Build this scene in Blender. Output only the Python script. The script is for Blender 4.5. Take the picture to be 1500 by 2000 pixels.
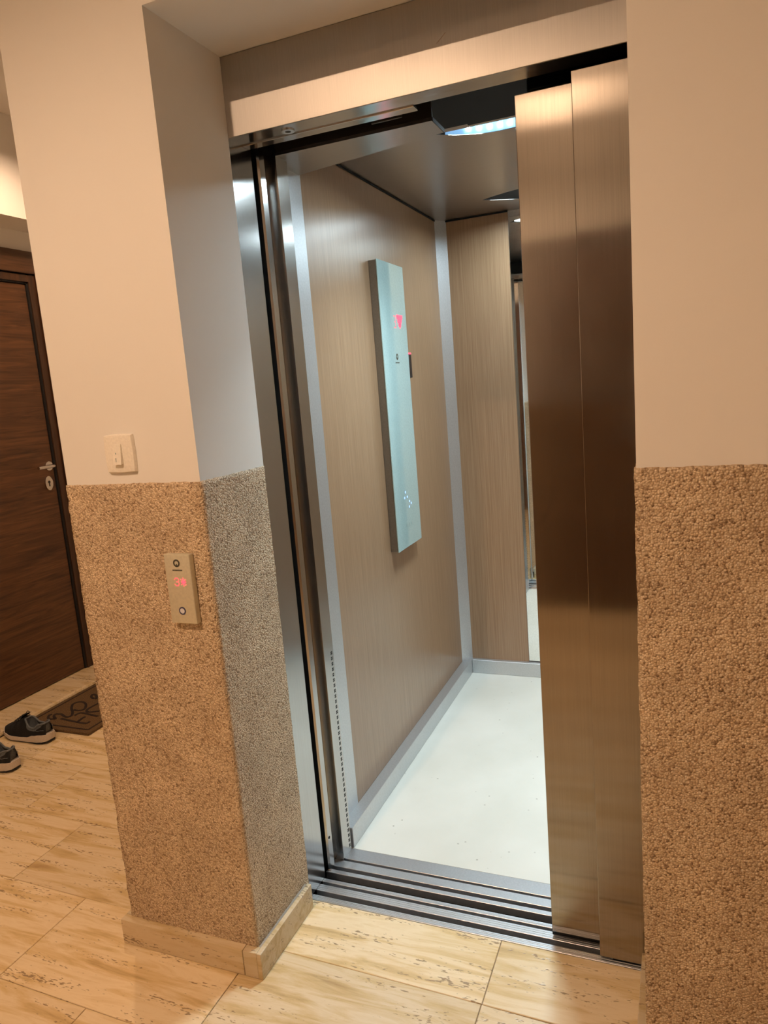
import bpy, bmesh, math, random
from mathutils import Vector, Matrix, noise

random.seed(4)
scene = bpy.context.scene
for o in list(bpy.data.objects):
    bpy.data.objects.remove(o)

# ------------------------------------------------------------------ camera, world, exposure
cam_data = bpy.data.cameras.new('camera')
cam = bpy.data.objects.new('camera', cam_data)
scene.collection.objects.link(cam)
RIGHT = Vector((0.92515412, 0.3712507, -0.07913773))
UP = Vector((0.00986543, 0.18489474, 0.98270881))
FWD = Vector((-0.37946348, 0.90993783, -0.16739358))
cam.matrix_world = Matrix(((RIGHT.x, UP.x, -FWD.x, 0.9461), (RIGHT.y, UP.y, -FWD.y, -1.3158),
                           (RIGHT.z, UP.z, -FWD.z, 1.3949), (0, 0, 0, 1)))
cam_data.sensor_fit = 'HORIZONTAL'
cam_data.sensor_width = 36.0
cam_data.lens = 36.0 * 1422.4 / 1500.0
cam_data.clip_start = 0.02
scene.camera = cam

world = bpy.data.worlds.new('world')
scene.world = world
world.use_nodes = True
world.node_tree.nodes['Background'].inputs['Color'].default_value = (0.9, 0.75, 0.6, 1)
world.node_tree.nodes['Background'].inputs['Strength'].default_value = 0.0

scene.view_settings.view_transform = 'Standard'
scene.view_settings.look = 'None'
scene.view_settings.gamma = 1.0
scene.view_settings.use_curve_mapping = False
scene.view_settings.exposure = 0.0
scene.cycles.use_light_tree = False
scene.cycles.use_adaptive_sampling = True
scene.cycles.adaptive_threshold = 0.045
scene.cycles.adaptive_min_samples = 16
scene.cycles.max_bounces = 8
scene.cycles.diffuse_bounces = 4
scene.cycles.glossy_bounces = 4
scene.cycles.transmission_bounces = 0

WARM = (1.0, 0.67, 0.43)
COOL = (0.75, 0.925, 1.0)
HALL_LAMP_W = 20.5
CAR_LIGHT_W = 8.5
LED_CHIP_W = 1.1

# ------------------------------------------------------------------ helpers
COL = scene.collection


def tag(o, label=None, cat=None, group=None, kind=None):
    if label: o['label'] = label
    if cat: o['category'] = cat
    if group: o['group'] = group
    if kind: o['kind'] = kind
    return o


def empty(name, loc, label=None, cat=None, group=None, kind=None):
    o = bpy.data.objects.new(name, None)
    COL.objects.link(o)
    o.location = loc
    o.empty_display_size = 0.05
    return tag(o, label, cat, group, kind)


WORLD_LOC = {}


def wloc(o):
    v = Vector(o.location)
    while o.parent:
        o = o.parent
        v = v + Vector(o.location)
    return v


class MB:
    """collects shapes in world coordinates; build() links them as one mesh object with its origin at the base"""

    def __init__(self):
        self.bm = bmesh.new()

    def box(self, x0, x1, y0, y1, z0, z1, bevel=0.0, seg=1):
        vs = [self.bm.verts.new((x, y, z)) for x in (x0, x1) for y in (y0, y1) for z in (z0, z1)]
        idx = [(0, 1, 3, 2), (4, 6, 7, 5), (0, 4, 5, 1), (2, 3, 7, 6), (0, 2, 6, 4), (1, 5, 7, 3)]
        fs = [self.bm.faces.new([vs[i] for i in f]) for f in idx]
        if bevel:
            es = set()
            for f in fs:
                es.update(f.edges)
            bmesh.ops.bevel(self.bm, geom=list(es), offset=bevel, segments=seg, profile=0.5, affect='EDGES')
        return self

    def prism(self, pts, axis, a, b, bevel=0.0, seg=1):
        """pts: 2-D outline in the two other axes (cyclic order), extruded along axis from a to b"""
        def mk(p, t):
            if axis == 'x': return (t, p[0], p[1])
            if axis == 'y': return (p[0], t, p[1])
            return (p[0], p[1], t)
        A = [self.bm.verts.new(mk(p, a)) for p in pts]
        B = [self.bm.verts.new(mk(p, b)) for p in pts]
        n = len(pts)
        fs = [self.bm.faces.new(A), self.bm.faces.new(B)]
        for i in range(n):
            fs.append(self.bm.faces.new((A[i], A[(i + 1) % n], B[(i + 1) % n], B[i])))
        if bevel:
            es = set(fs[0].edges) | set(fs[1].edges)
            bmesh.ops.bevel(self.bm, geom=list(es), offset=bevel, segments=seg, profile=0.5, affect='EDGES')
        return self

    def cyl(self, c, r, axis, a, b, n=24, r2=None):
        r2 = r if r2 is None else r2
        ring = [(math.cos(2 * math.pi * i / n), math.sin(2 * math.pi * i / n)) for i in range(n)]
        def mk(p, rr, t):
            u, v = c[0] + p[0] * rr, c[1] + p[1] * rr
            return {'x': (t, u, v), 'y': (u, t, v), 'z': (u, v, t)}[axis]
        A = [self.bm.verts.new(mk(p, r, a)) for p in ring]
        B = [self.bm.verts.new(mk(p, r2, b)) for p in ring]
        self.bm.faces.new(A); self.bm.faces.new(B)
        for i in range(n):
            self.bm.faces.new((A[i], A[(i + 1) % n], B[(i + 1) % n], B[i]))
        return self

    def ring(self, c, r0, r1, axis, a, b, n=28):
        def mk(k, rr, t):
            an = 2 * math.pi * k / n
            u, v = c[0] + rr * math.cos(an), c[1] + rr * math.sin(an)
            return {'x': (t, u, v), 'y': (u, t, v), 'z': (u, v, t)}[axis]
        L = [[self.bm.verts.new(mk(k, rr, t)) for k in range(n)] for rr, t in ((r0, a), (r1, a), (r1, b), (r0, b))]
        for j in range(4):
            P, Q = L[j], L[(j + 1) % 4]
            for k in range(n):
                self.bm.faces.new((P[k], P[(k + 1) % n], Q[(k + 1) % n], Q[k]))
        return self

    def tube(self, pts, r, n=8, closed=False):
        pts = [Vector(p) for p in pts]
        m = len(pts)
        rings = []
        for i, p in enumerate(pts):
            a = pts[i - 1] if (i or closed) else p
            b = pts[(i + 1) % m] if (i < m - 1 or closed) else p
            t = (b - a).normalized()
            ref = Vector((0, 0, 1)) if abs(t.z) < 0.9 else Vector((1, 0, 0))
            u = t.cross(ref).normalized(); v = t.cross(u)
            rr = r[i] if isinstance(r, (list, tuple)) else r
            rings.append([self.bm.verts.new(p + rr * (math.cos(2 * math.pi * k / n) * u + math.sin(2 * math.pi * k / n) * v)) for k in range(n)])
        last = m if closed else m - 1
        for i in range(last):
            A, B = rings[i], rings[(i + 1) % m]
            for k in range(n):
                self.bm.faces.new((A[k], A[(k + 1) % n], B[(k + 1) % n], B[k]))
        if not closed:
            self.bm.faces.new(rings[0]); self.bm.faces.new(rings[-1])
        return self

    def sphere(self, c, r, sx=1, sy=1, sz=1, u=12, v=8):
        m = Matrix.Translation(c) @ Matrix.Diagonal((r * sx, r * sy, r * sz, 1))
        bmesh.ops.create_uvsphere(self.bm, u_segments=u, v_segments=v, radius=1, matrix=m)
        return self

    def ribbon(self, pts, half, z0, z1):
        """a flat stroke of given half width lying on z0..z1"""
        pts = [Vector((p[0], p[1], 0)) for p in pts]
        rows = []
        for i, p in enumerate(pts):
            a = pts[max(i - 1, 0)]; b = pts[min(i + 1, len(pts) - 1)]
            t = (b - a).normalized(); nrm = Vector((-t.y, t.x, 0)) * half
            rows.append([self.bm.verts.new((p + s * nrm).to_tuple()[:2] + (z,)) for s, z in ((-1, z0), (-1, z1), (1, z1), (1, z0))])
        for A, B in zip(rows, rows[1:]):
            for k in range(4):
                self.bm.faces.new((A[k], A[(k + 1) % 4], B[(k + 1) % 4], B[k]))
        self.bm.faces.new(rows[0]); self.bm.faces.new(rows[-1])
        return self

    def build(self, name, mat, parent=None, smooth=False, origin=None, label=None, cat=None, group=None, kind=None):
        bm = self.bm
        bmesh.ops.recalc_face_normals(bm, faces=bm.faces[:])
        if origin is None:
            xs = [v.co for v in bm.verts]
            lo = [min(v[i] for v in xs) for i in range(3)]; hi = [max(v[i] for v in xs) for i in range(3)]
            origin = Vector(((lo[0] + hi[0]) / 2, (lo[1] + hi[1]) / 2, lo[2]))
        origin = Vector(origin)
        bmesh.ops.translate(bm, verts=bm.verts[:], vec=-origin)
        me = bpy.data.meshes.new(name)
        bm.to_mesh(me); bm.free()
        if smooth:
            for p in me.polygons: p.use_smooth = True
        me.materials.append(mat)
        o = bpy.data.objects.new(name, me)
        COL.objects.link(o)
        if parent is not None:
            o.parent = parent
            o.location = origin - wloc(parent)
        else:
            o.location = origin
        return tag(o, label, cat, group, kind)


def smooth_by_angle(o, deg=40):
    me = o.data
    for p in me.polygons: p.use_smooth = True
    bm = bmesh.new(); bm.from_mesh(me)
    for e in bm.edges:
        if len(e.link_faces) == 2:
            e.smooth = e.calc_face_angle(0) < math.radians(deg)
    bm.to_mesh(me); bm.free()
    return o


def catmull(pts, k=6):
    pts = [Vector(p if len(p) == 3 else (p[0], p[1], 0)) for p in pts]
    out = []
    for i in range(len(pts) - 1):
        p0 = pts[max(i - 1, 0)]; p1 = pts[i]; p2 = pts[i + 1]; p3 = pts[min(i + 2, len(pts) - 1)]
        for j in range(k):
            t = j / k
            out.append(0.5 * ((2 * p1) + (p2 - p0) * t + (2 * p0 - 5 * p1 + 4 * p2 - p3) * t * t + (3 * p1 - p0 - 3 * p2 + p3) * t ** 3))
    out.append(pts[-1])
    return out


# ------------------------------------------------------------------ materials
def new_mat(name):
    m = bpy.data.materials.new(name)
    m.use_nodes = True
    nt = m.node_tree
    b = nt.nodes['Principled BSDF']
    return m, nt, b


def N(nt, typ, **kw):
    n = nt.nodes.new(typ)
    for k, v in kw.items():
        if k in n.inputs:
            n.inputs[k].default_value = v
        else:
            setattr(n, k, v)
    return n


def ramp(nt, stops, interp='LINEAR'):
    r = nt.nodes.new('ShaderNodeValToRGB')
    r.color_ramp.interpolation = interp
    els = r.color_ramp.elements
    while len(els) < len(stops):
        els.new(0.5)
    for e, (p, c) in zip(els, stops):
        e.position = p
        e.color = (c[0], c[1], c[2], 1) if len(c) == 3 else c
    return r


def coords(nt, scale, rot=(0, 0, 0), rand=False):
    tc = N(nt, 'ShaderNodeTexCoord')
    mp = N(nt, 'ShaderNodeMapping')
    mp.inputs['Scale'].default_value = scale
    mp.inputs['Rotation'].default_value = rot
    if rand:
        oi = N(nt, 'ShaderNodeObjectInfo')
        vm = N(nt, 'ShaderNodeVectorMath', operation='MULTIPLY_ADD')
        cb = N(nt, 'ShaderNodeCombineXYZ')
        for k in ('X', 'Y', 'Z'):
            nt.links.new(oi.outputs['Random'], cb.inputs[k])
        vm.inputs[1].default_value = (7.3, 11.7, 5.1)
        nt.links.new(cb.outputs[0], vm.inputs[0])
        nt.links.new(tc.outputs['Object'], vm.inputs[2])
        nt.links.new(vm.outputs[0], mp.inputs['Vector'])
    else:
        nt.links.new(tc.outputs['Object'], mp.inputs['Vector'])
    return mp


def bump(nt, b, src, strength, dist):
    bp = N(nt, 'ShaderNodeBump')
    bp.inputs['Strength'].default_value = strength
    bp.inputs['Distance'].default_value = dist
    nt.links.new(src, bp.inputs['Height'])
    nt.links.new(bp.outputs[0], b.inputs['Normal'])
    return bp


def plain(name, col, rough=0.5, metal=0.0, **kw):
    m, nt, b = new_mat(name)
    b.inputs['Base Color'].default_value = (*col, 1)
    b.inputs['Roughness'].default_value = rough
    b.inputs['Metallic'].default_value = metal
    mp = coords(nt, (60, 60, 60))
    nz = N(nt, 'ShaderNodeTexNoise', Scale=3.0, Detail=3.0)
    nt.links.new(mp.outputs[0], nz.inputs['Vector'])
    r = ramp(nt, [(0.3, [c * 0.93 for c in col]), (0.7, [min(1, c * 1.05) for c in col])])
    nt.links.new(nz.outputs['Fac'], r.inputs[0])
    nt.links.new(r.outputs[0], b.inputs['Base Color'])
    for k, v in kw.items():
        b.inputs[k].default_value = v
    return m


def emit(name, col, strength):
    m, nt, b = new_mat(name)
    b.inputs['Base Color'].default_value = (*col, 1)
    b.inputs['Emission Color'].default_value = (*col, 1)
    b.inputs['Emission Strength'].default_value = strength
    return m


def mat_plaster(name, col):
    m, nt, b = new_mat(name)
    mp = coords(nt, (1, 1, 1))
    nz = N(nt, 'ShaderNodeTexNoise', Scale=2.2, Detail=4.0)
    nt.links.new(mp.outputs[0], nz.inputs['Vector'])
    r = ramp(nt, [(0.3, [c * 0.97 for c in col]), (0.7, col)])
    nt.links.new(nz.outputs['Fac'], r.inputs[0])
    nt.links.new(r.outputs[0], b.inputs['Base Color'])
    b.inputs['Roughness'].default_value = 0.75
    n2 = N(nt, 'ShaderNodeTexNoise', Scale=160.0, Detail=3.0)
    nt.links.new(mp.outputs[0], n2.inputs['Vector'])
    bump(nt, b, n2.outputs['Fac'], 0.12, 0.001)
    return m


def mat_mosaic():
    m, nt, b = new_mat('stone_chip_plaster')
    mp = coords(nt, (1, 1, 1))
    vo = N(nt, 'ShaderNodeTexVoronoi', Scale=260.0)
    nt.links.new(mp.outputs[0], vo.inputs['Vector'])
    sep = N(nt, 'ShaderNodeSeparateColor')
    nt.links.new(vo.outputs['Color'], sep.inputs[0])
    r = ramp(nt, [(0.0, (0.30, 0.195, 0.11)), (0.12, (0.52, 0.375, 0.235)), (0.34, (0.68, 0.52, 0.345)),
                  (0.66, (0.76, 0.60, 0.41)), (1.0, (0.86, 0.72, 0.54))])
    nt.links.new(sep.outputs[0], r.inputs[0])
    dr = ramp(nt, [(0.3, (1, 1, 1)), (0.8, (0.58, 0.52, 0.46))])
    nt.links.new(vo.outputs['Distance'], dr.inputs[0])
    nz = N(nt, 'ShaderNodeTexNoise', Scale=9.0, Detail=5.0)
    nt.links.new(mp.outputs[0], nz.inputs['Vector'])
    nr = ramp(nt, [(0.3, (0.84, 0.82, 0.80)), (0.7, (1.06, 1.06, 1.05))])
    nt.links.new(nz.outputs['Fac'], nr.inputs[0])
    m1 = N(nt, 'ShaderNodeMix', data_type='RGBA', blend_type='MULTIPLY')
    m1.inputs[0].default_value = 0.75
    nt.links.new(r.outputs[0], m1.inputs[6]); nt.links.new(dr.outputs[0], m1.inputs[7])
    m2 = N(nt, 'ShaderNodeMix', data_type='RGBA', blend_type='MULTIPLY')
    m2.inputs[0].default_value = 1.0
    nt.links.new(m1.outputs[2], m2.inputs[6]); nt.links.new(nr.outputs[0], m2.inputs[7])
    nt.links.new(m2.outputs[2], b.inputs['Base Color'])
    b.inputs['Roughness'].default_value = 0.6
    inv = N(nt, 'ShaderNodeMath', operation='SUBTRACT')
    inv.inputs[0].default_value = 1.0
    nt.links.new(vo.outputs['Distance'], inv.inputs[1])
    bump(nt, b, inv.outputs[0], 0.9, 0.003)
    return m


def mat_travertine(name, tint=1.0, rough=0.22):
    m, nt, b = new_mat(name)
    mp = coords(nt, (1.2, 9.0, 9.0), rand=True)
    nz = N(nt, 'ShaderNodeTexNoise', Scale=3.2, Detail=8.0, Roughness=0.62, Distortion=0.5)
    nt.links.new(mp.outputs[0], nz.inputs['Vector'])
    t = tint
    r = ramp(nt, [(0.26, (0.50 * t, 0.34 * t, 0.165 * t)), (0.42, (0.72 * t, 0.54 * t, 0.285 * t)), (0.55, (0.84 * t, 0.69 * t, 0.465 * t)),
                  (0.72, (0.77 * t, 0.60 * t, 0.36 * t))])
    nt.links.new(nz.outputs['Fac'], r.inputs[0])
    # pits strung along the veins
    mp2 = coords(nt, (9.0, 34.0, 34.0), rand=True)
    p1 = N(nt, 'ShaderNodeTexNoise', Scale=7.0, Detail=1.5, Roughness=0.5)
    nt.links.new(mp2.outputs[0], p1.inputs['Vector'])
    mp3 = coords(nt, (1.2, 14.0, 14.0), rand=True)
    p2 = N(nt, 'ShaderNodeTexNoise', Scale=3.0, Detail=2.0)
    nt.links.new(mp3.outputs[0], p2.inputs['Vector'])
    ad = N(nt, 'ShaderNodeMath', operation='MULTIPLY')
    nt.links.new(p1.outputs['Fac'], ad.inputs[0]); nt.links.new(p2.outputs['Fac'], ad.inputs[1])
    pr = ramp(nt, [(0.360, (0, 0, 0)), (0.405, (1, 1, 1))])
    nt.links.new(ad.outputs[0], pr.inputs[0])
    mx = N(nt, 'ShaderNodeMix', data_type='RGBA', blend_type='MIX')
    nt.links.new(pr.outputs[0], mx.inputs[0])
    nt.links.new(r.outputs[0], mx.inputs[6])
    mx.inputs[7].default_value = (0.36 * t, 0.255 * t, 0.15 * t, 1)
    # per tile tone
    oi = N(nt, 'ShaderNodeObjectInfo')
    mr = N(nt, 'ShaderNodeMapRange')
    mr.inputs['To Min'].default_value = 0.90; mr.inputs['To Max'].default_value = 1.06
    nt.links.new(oi.outputs['Random'], mr.inputs['Value'])
    hs = N(nt, 'ShaderNodeHueSaturation')
    nt.links.new(mr.outputs[0], hs.inputs['Value'])
    nt.links.new(mx.outputs[2], hs.inputs['Color'])
    nt.links.new(hs.outputs[0], b.inputs['Base Color'])
    b.inputs['Roughness'].default_value = rough
    inv = N(nt, 'ShaderNodeMath', operation='SUBTRACT')
    inv.inputs[0].default_value = 1.0
    nt.links.new(pr.outputs[0], inv.inputs[1])
    bump(nt, b, inv.outputs[0], 0.25, 0.0012)
    return m


def mat_steel(name, col=(0.56, 0.54, 0.515), rough=0.24, aniso=0.6, grain='z', smudge=0.10):
    m, nt, b = new_mat(name)
    b.inputs['Metallic'].default_value = 1.0
    sc = (600, 600, 4) if grain == 'z' else (4, 600, 600)
    mp = coords(nt, sc)
    nz = N(nt, 'ShaderNodeTexNoise', Scale=1.0, Detail=3.0)
    nt.links.new(mp.outputs[0], nz.inputs['Vector'])
    r = ramp(nt, [(0.3, [c * 0.94 for c in col]), (0.7, [c * 1.04 for c in col])])
    nt.links.new(nz.outputs['Fac'], r.inputs[0])
    nt.links.new(r.outputs[0], b.inputs['Base Color'])
    mp2 = coords(nt, (3, 3, 2))
    n2 = N(nt, 'ShaderNodeTexNoise', Scale=1.4, Detail=5.0, Roughness=0.6)
    nt.links.new(mp2.outputs[0], n2.inputs['Vector'])
    mr = N(nt, 'ShaderNodeMapRange')
    mr.inputs['To Min'].default_value = rough - smudge * 0.5
    mr.inputs['To Max'].default_value = rough + smudge * 0.5
    nt.links.new(n2.outputs['Fac'], mr.inputs['Value'])
    nt.links.new(mr.outputs[0], b.inputs['Roughness'])
    b.inputs['Anisotropic'].default_value = aniso
    tn = N(nt, 'ShaderNodeTangent', direction_type='RADIAL', axis='Z' if grain == 'z' else 'X')
    nt.links.new(tn.outputs[0], b.inputs['Tangent'])
    bump(nt, b, nz.outputs['Fac'], 0.04, 0.0004)
    return m


def mat_wood(name, dark, light, scale, rough, dist=1.0, coat=0.0, fac=(0.3, 0.7)):
    m, nt, b = new_mat(name)
    mp = coords(nt, scale)
    nz = N(nt, 'ShaderNodeTexNoise', Scale=1.0, Detail=7.0, Roughness=0.62, Distortion=dist)
    nt.links.new(mp.outputs[0], nz.inputs['Vector'])
    r = ramp(nt, [(fac[0], dark), (fac[1], light)])
    nt.links.new(nz.outputs['Fac'], r.inputs[0])
    nt.links.new(r.outputs[0], b.inputs['Base Color'])
    b.inputs['Roughness'].default_value = rough
    b.inputs['Coat Weight'].default_value = coat
    b.inputs['Coat Roughness'].default_value = 0.25
    bump(nt, b, nz.outputs['Fac'], 0.05, 0.001)
    return m


def mat_vinyl():
    m, nt, b = new_mat('speckled_vinyl')
    mp = coords(nt, (1, 1, 1))
    nz = N(nt, 'ShaderNodeTexNoise', Scale=3.0, Detail=5.0)
    nt.links.new(mp.outputs[0], nz.inputs['Vector'])
    r = ramp(nt, [(0.35, (0.66, 0.65, 0.585)), (0.65, (0.74, 0.73, 0.67))])
    nt.links.new(nz.outputs['Fac'], r.inputs[0])
    vo = N(nt, 'ShaderNodeTexVoronoi', Scale=22.0)
    nt.links.new(mp.outputs[0], vo.inputs['Vector'])
    n2 = N(nt, 'ShaderNodeTexNoise', Scale=38.0, Detail=3.0)
    nt.links.new(mp.outputs[0], n2.inputs['Vector'])
    vr = ramp(nt, [(0.04, (1, 1, 1)), (0.10, (0, 0, 0))])
    nt.links.new(vo.outputs['Distance'], vr.inputs[0])
    nr = ramp(nt, [(0.50, (0, 0, 0)), (0.62, (1, 1, 1))])
    nt.links.new(n2.outputs['Fac'], nr.inputs[0])
    mu = N(nt, 'ShaderNodeMath', operation='MULTIPLY')
    nt.links.new(vr.outputs[0], mu.inputs[0]); nt.links.new(nr.outputs[0], mu.inputs[1])
    mx = N(nt, 'ShaderNodeMix', data_type='RGBA')
    nt.links.new(mu.outputs[0], mx.inputs[0]); nt.links.new(r.outputs[0], mx.inputs[6])
    mx.inputs[7].default_value = (0.24, 0.22, 0.18, 1)
    nt.links.new(mx.outputs[2], b.inputs['Base Color'])
    b.inputs['Roughness'].default_value = 0.42
    return m


def mat_coir():
    m, nt, b = new_mat('coir_pile')
    mp = coords(nt, (1, 1, 1))
    nz = N(nt, 'ShaderNodeTexNoise', Scale=260.0, Detail=3.0)
    nt.links.new(mp.outputs[0], nz.inputs['Vector'])
    r = ramp(nt, [(0.3, (0.055, 0.030, 0.011)), (0.7, (0.20, 0.115, 0.045))])
    nt.links.new(nz.outputs['Fac'], r.inputs[0])
    nt.links.new(r.outputs[0], b.inputs['Base Color'])
    b.inputs['Roughness'].default_value = 0.95
    bump(nt, b, nz.outputs['Fac'], 0.8, 0.004)
    return m


def mat_knit(name, col):
    m, nt, b = new_mat(name)
    mp = coords(nt, (1, 1, 1))
    wv = N(nt, 'ShaderNodeTexVoronoi', Scale=420.0)
    nt.links.new(mp.outputs[0], wv.inputs['Vector'])
    r = ramp(nt, [(0.0, [c * 1.3 for c in col]), (0.8, [c * 0.6 for c in col])])
    nt.links.new(wv.outputs['Distance'], r.inputs[0])
    nt.links.new(r.outputs[0], b.inputs['Base Color'])
    b.inputs['Roughness'].default_value = 0.9
    bump(nt, b, wv.outputs['Distance'], 0.4, 0.001)
    return m


M = {
    'plaster': mat_plaster('wall_paint', (0.80, 0.775, 0.735)),
    'mosaic': mat_mosaic(),
    'tile': mat_travertine('travertine'),
    'skirt_stone': mat_travertine('travertine_skirting', 0.78, 0.45),
    'grout': plain('grout', (0.34, 0.25, 0.165), 0.9),
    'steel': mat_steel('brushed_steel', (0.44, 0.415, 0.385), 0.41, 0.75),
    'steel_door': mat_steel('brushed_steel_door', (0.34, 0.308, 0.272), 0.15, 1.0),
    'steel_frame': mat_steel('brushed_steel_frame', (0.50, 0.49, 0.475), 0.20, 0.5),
    'steel_ceiling': mat_steel('satin_steel_ceiling', (0.42, 0.40, 0.385), 0.30, 0.3, grain='x'),
    'alu': plain('anodised_aluminium', (0.62, 0.64, 0.66), 0.38, 0.75),
    'alu_sill': plain('ribbed_aluminium', (0.58, 0.60, 0.63), 0.36, 0.85),
    'groove': plain('sill_groove', (0.010, 0.009, 0.008), 0.9),
    'black': plain('shaft_black', (0.006, 0.006, 0.006), 0.9),
    'dark_metal': plain('dark_metal', (0.045, 0.04, 0.035), 0.45, 0.5),
    'laminate': mat_wood('oak_laminate', (0.27, 0.16, 0.088), (0.39, 0.248, 0.145), (190, 190, 3.0), 0.33, 0.3, 0.5),
    'vinyl': mat_vinyl(),
    'mirror': plain('mirror_glass', (0.86, 0.90, 0.89), 0.015, 1.0),
    'walnut': mat_wood('walnut_veneer', (0.036, 0.0135, 0.0055), (0.155, 0.066, 0.024), (3.0, 2.2, 34.0), 0.42, 1.6, 0.15),
    'walnut_dark': mat_wood('walnut_frame', (0.024, 0.010, 0.0045), (0.085, 0.036, 0.015), (30.0, 30.0, 2.5), 0.42, 1.0, 0.15),
    'walnut_head': mat_wood('walnut_head', (0.030, 0.013, 0.006), (0.110, 0.050, 0.022), (30.0, 2.5, 40.0), 0.42, 1.0, 0.15),
    'rubber': plain('seal_rubber', (0.010, 0.009, 0.009), 0.8),
    'chrome': plain('satin_chrome', (0.72, 0.70, 0.67), 0.22, 1.0),
    'glass_panel': plain('back_painted_glass', (0.50, 0.68, 0.68), 0.05, 0.30),
    'cop_body': plain('panel_side_metal', (0.30, 0.29, 0.27), 0.35, 0.9),
    'call_metal': plain('champagne_metal', (0.64, 0.60, 0.46), 0.42, 0.30),
    'ink': plain('printed_ink', (0.07, 0.065, 0.045), 0.6),
    'ink_pale': plain('printed_grey', (0.27, 0.36, 0.35), 0.6),
    'lens_white': plain('button_lens', (0.70, 0.70, 0.74), 0.35),
    'blue_ring': plain('button_ring', (0.055, 0.055, 0.12), 0.4),
    'plastic': plain('cream_plastic', (0.84, 0.79, 0.70), 0.35),
    'reader': plain('reader_black', (0.010, 0.010, 0.013), 0.3),
    'red': emit('red_led', (1.0, 0.055, 0.10), 2.2),
    'red_soft': emit('red_led_soft', (1.0, 0.10, 0.13), 1.2),
    'blue_soft': emit('blue_led', (0.35, 0.55, 1.0), 0.9),
    'led': emit('led_chip', (0.85, 0.96, 1.0), 40.0),
    'led_plate': emit('led_plate', COOL, 0.6),
    'well': plain('light_well', (0.05, 0.042, 0.035), 0.6),
    'led_tray': emit('led_tray', (0.25, 0.50, 0.80), 0.55),
    'coir': mat_coir(),
    'mat_print': plain('mat_print', (0.022, 0.013, 0.009), 0.95),
    'knit': mat_knit('black_knit', (0.013, 0.0135, 0.014)),
    'lining': mat_knit('grey_lining', (0.15, 0.165, 0.18)),
    'overlay': plain('dark_overlay', (0.022, 0.022, 0.022), 0.55),
    'midsole': plain('foam_midsole', (0.62, 0.54, 0.46), 0.7),
    'outsole': plain('outsole_black', (0.015, 0.014, 0.014), 0.8),
    'bulb': emit('warm_bulb', WARM, 18.0),
    'lamp_white': plain('lamp_white', (0.75, 0.72, 0.68), 0.5),
}

for k in ('red', 'red_soft', 'blue_soft', 'led', 'led_tray', 'led_plate', 'bulb'):
    M[k].cycles.emission_sampling = 'NONE'          # tiny glowing marks; their lamps carry the light

# ------------------------------------------------------------------ dimensions (metres)
XPL, XJ, XR = -0.415, -0.032, 0.8727      # pier left edge, recess left face, recess right face
YD = 0.266                                # depth of the recess
HW, HR, HC = 1.2255, 2.1755, 2.75         # wainscot top, recess soffit, hall ceiling
HB, TB = 0.071, 0.023                     # stone skirting
X0, X1, Y0, Y1 = -1.875, 2.05, -2.40, 2.45  # hall extents

# ------------------------------------------------------------------ floor
floor = MB().box(X0 - 0.3, X1 + 0.1, Y0 - 0.1, 0.0, -0.10, -0.0035).box(X0 - 0.3, XPL + 0.16, 0.0, Y1 + 0.1, -0.10, -0.0035).box(XJ, XR, 0.0, YD + 0.0035, -0.10, -0.0035).build('floor', M['grout'], kind='structure')


def clip(poly, xa, xb, ya, yb):
    def cut(p, inside, inter):
        out = []
        for i in range(len(p)):
            a, b = p[i], p[(i + 1) % len(p)]
            if inside(a):
                out.append(a)
                if not inside(b): out.append(inter(a, b))
            elif inside(b):
                out.append(inter(a, b))
        return out
    def ix(v): return lambda a, b: (v, a[1] + (b[1] - a[1]) * (v - a[0]) / (b[0] - a[0]))
    def iy(v): return lambda a, b: (a[0] + (b[0] - a[0]) * (v - a[1]) / (b[1] - a[1]), v)
    for inside, inter in ((lambda p: p[0] >= xa, ix(xa)), (lambda p: p[0] <= xb, ix(xb)),
                          (lambda p: p[1] >= ya, iy(ya)), (lambda p: p[1] <= yb, iy(yb))):
        if not poly: return poly
        poly = cut(poly, inside, inter)
    return poly


def area(p):
    return 0.5 * abs(sum(p[i][0] * p[(i + 1) % len(p)][1] - p[(i + 1) % len(p)][0] * p[i][1] for i in range(len(p))))


def tile(poly):
    """one stone slab with an eased top edge"""
    if len(poly) < 3 or area(poly) < 4e-4: return
    cx = sum(p[0] for p in poly) / len(poly); cy = sum(p[1] for p in poly) / len(poly)
    def inset(d):
        out = []
        for x, y in poly:
            dx, dy = cx - x, cy - y
            out.append((x + math.copysign(min(d, abs(dx)), dx), y + math.copysign(min(d, abs(dy)), dy)))
        return out
    mb = MB(); bm = mb.bm
    rings = [[bm.verts.new((x, y, z)) for x, y in inset(d)] for d, z in ((0.0010, -0.0034), (0.0010, -0.0012), (0.0020, 0.0))]
    n = len(poly)
    for A, B in zip(rings, rings[1:]):
        for i in range(n):
            bm.faces.new((A[i], A[(i + 1) % n], B[(i + 1) % n], B[i]))
    bm.faces.new(rings[-1])
    mb.build('floor_tile', M['tile'], floor, origin=(cx, cy, -0.0034))


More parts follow.
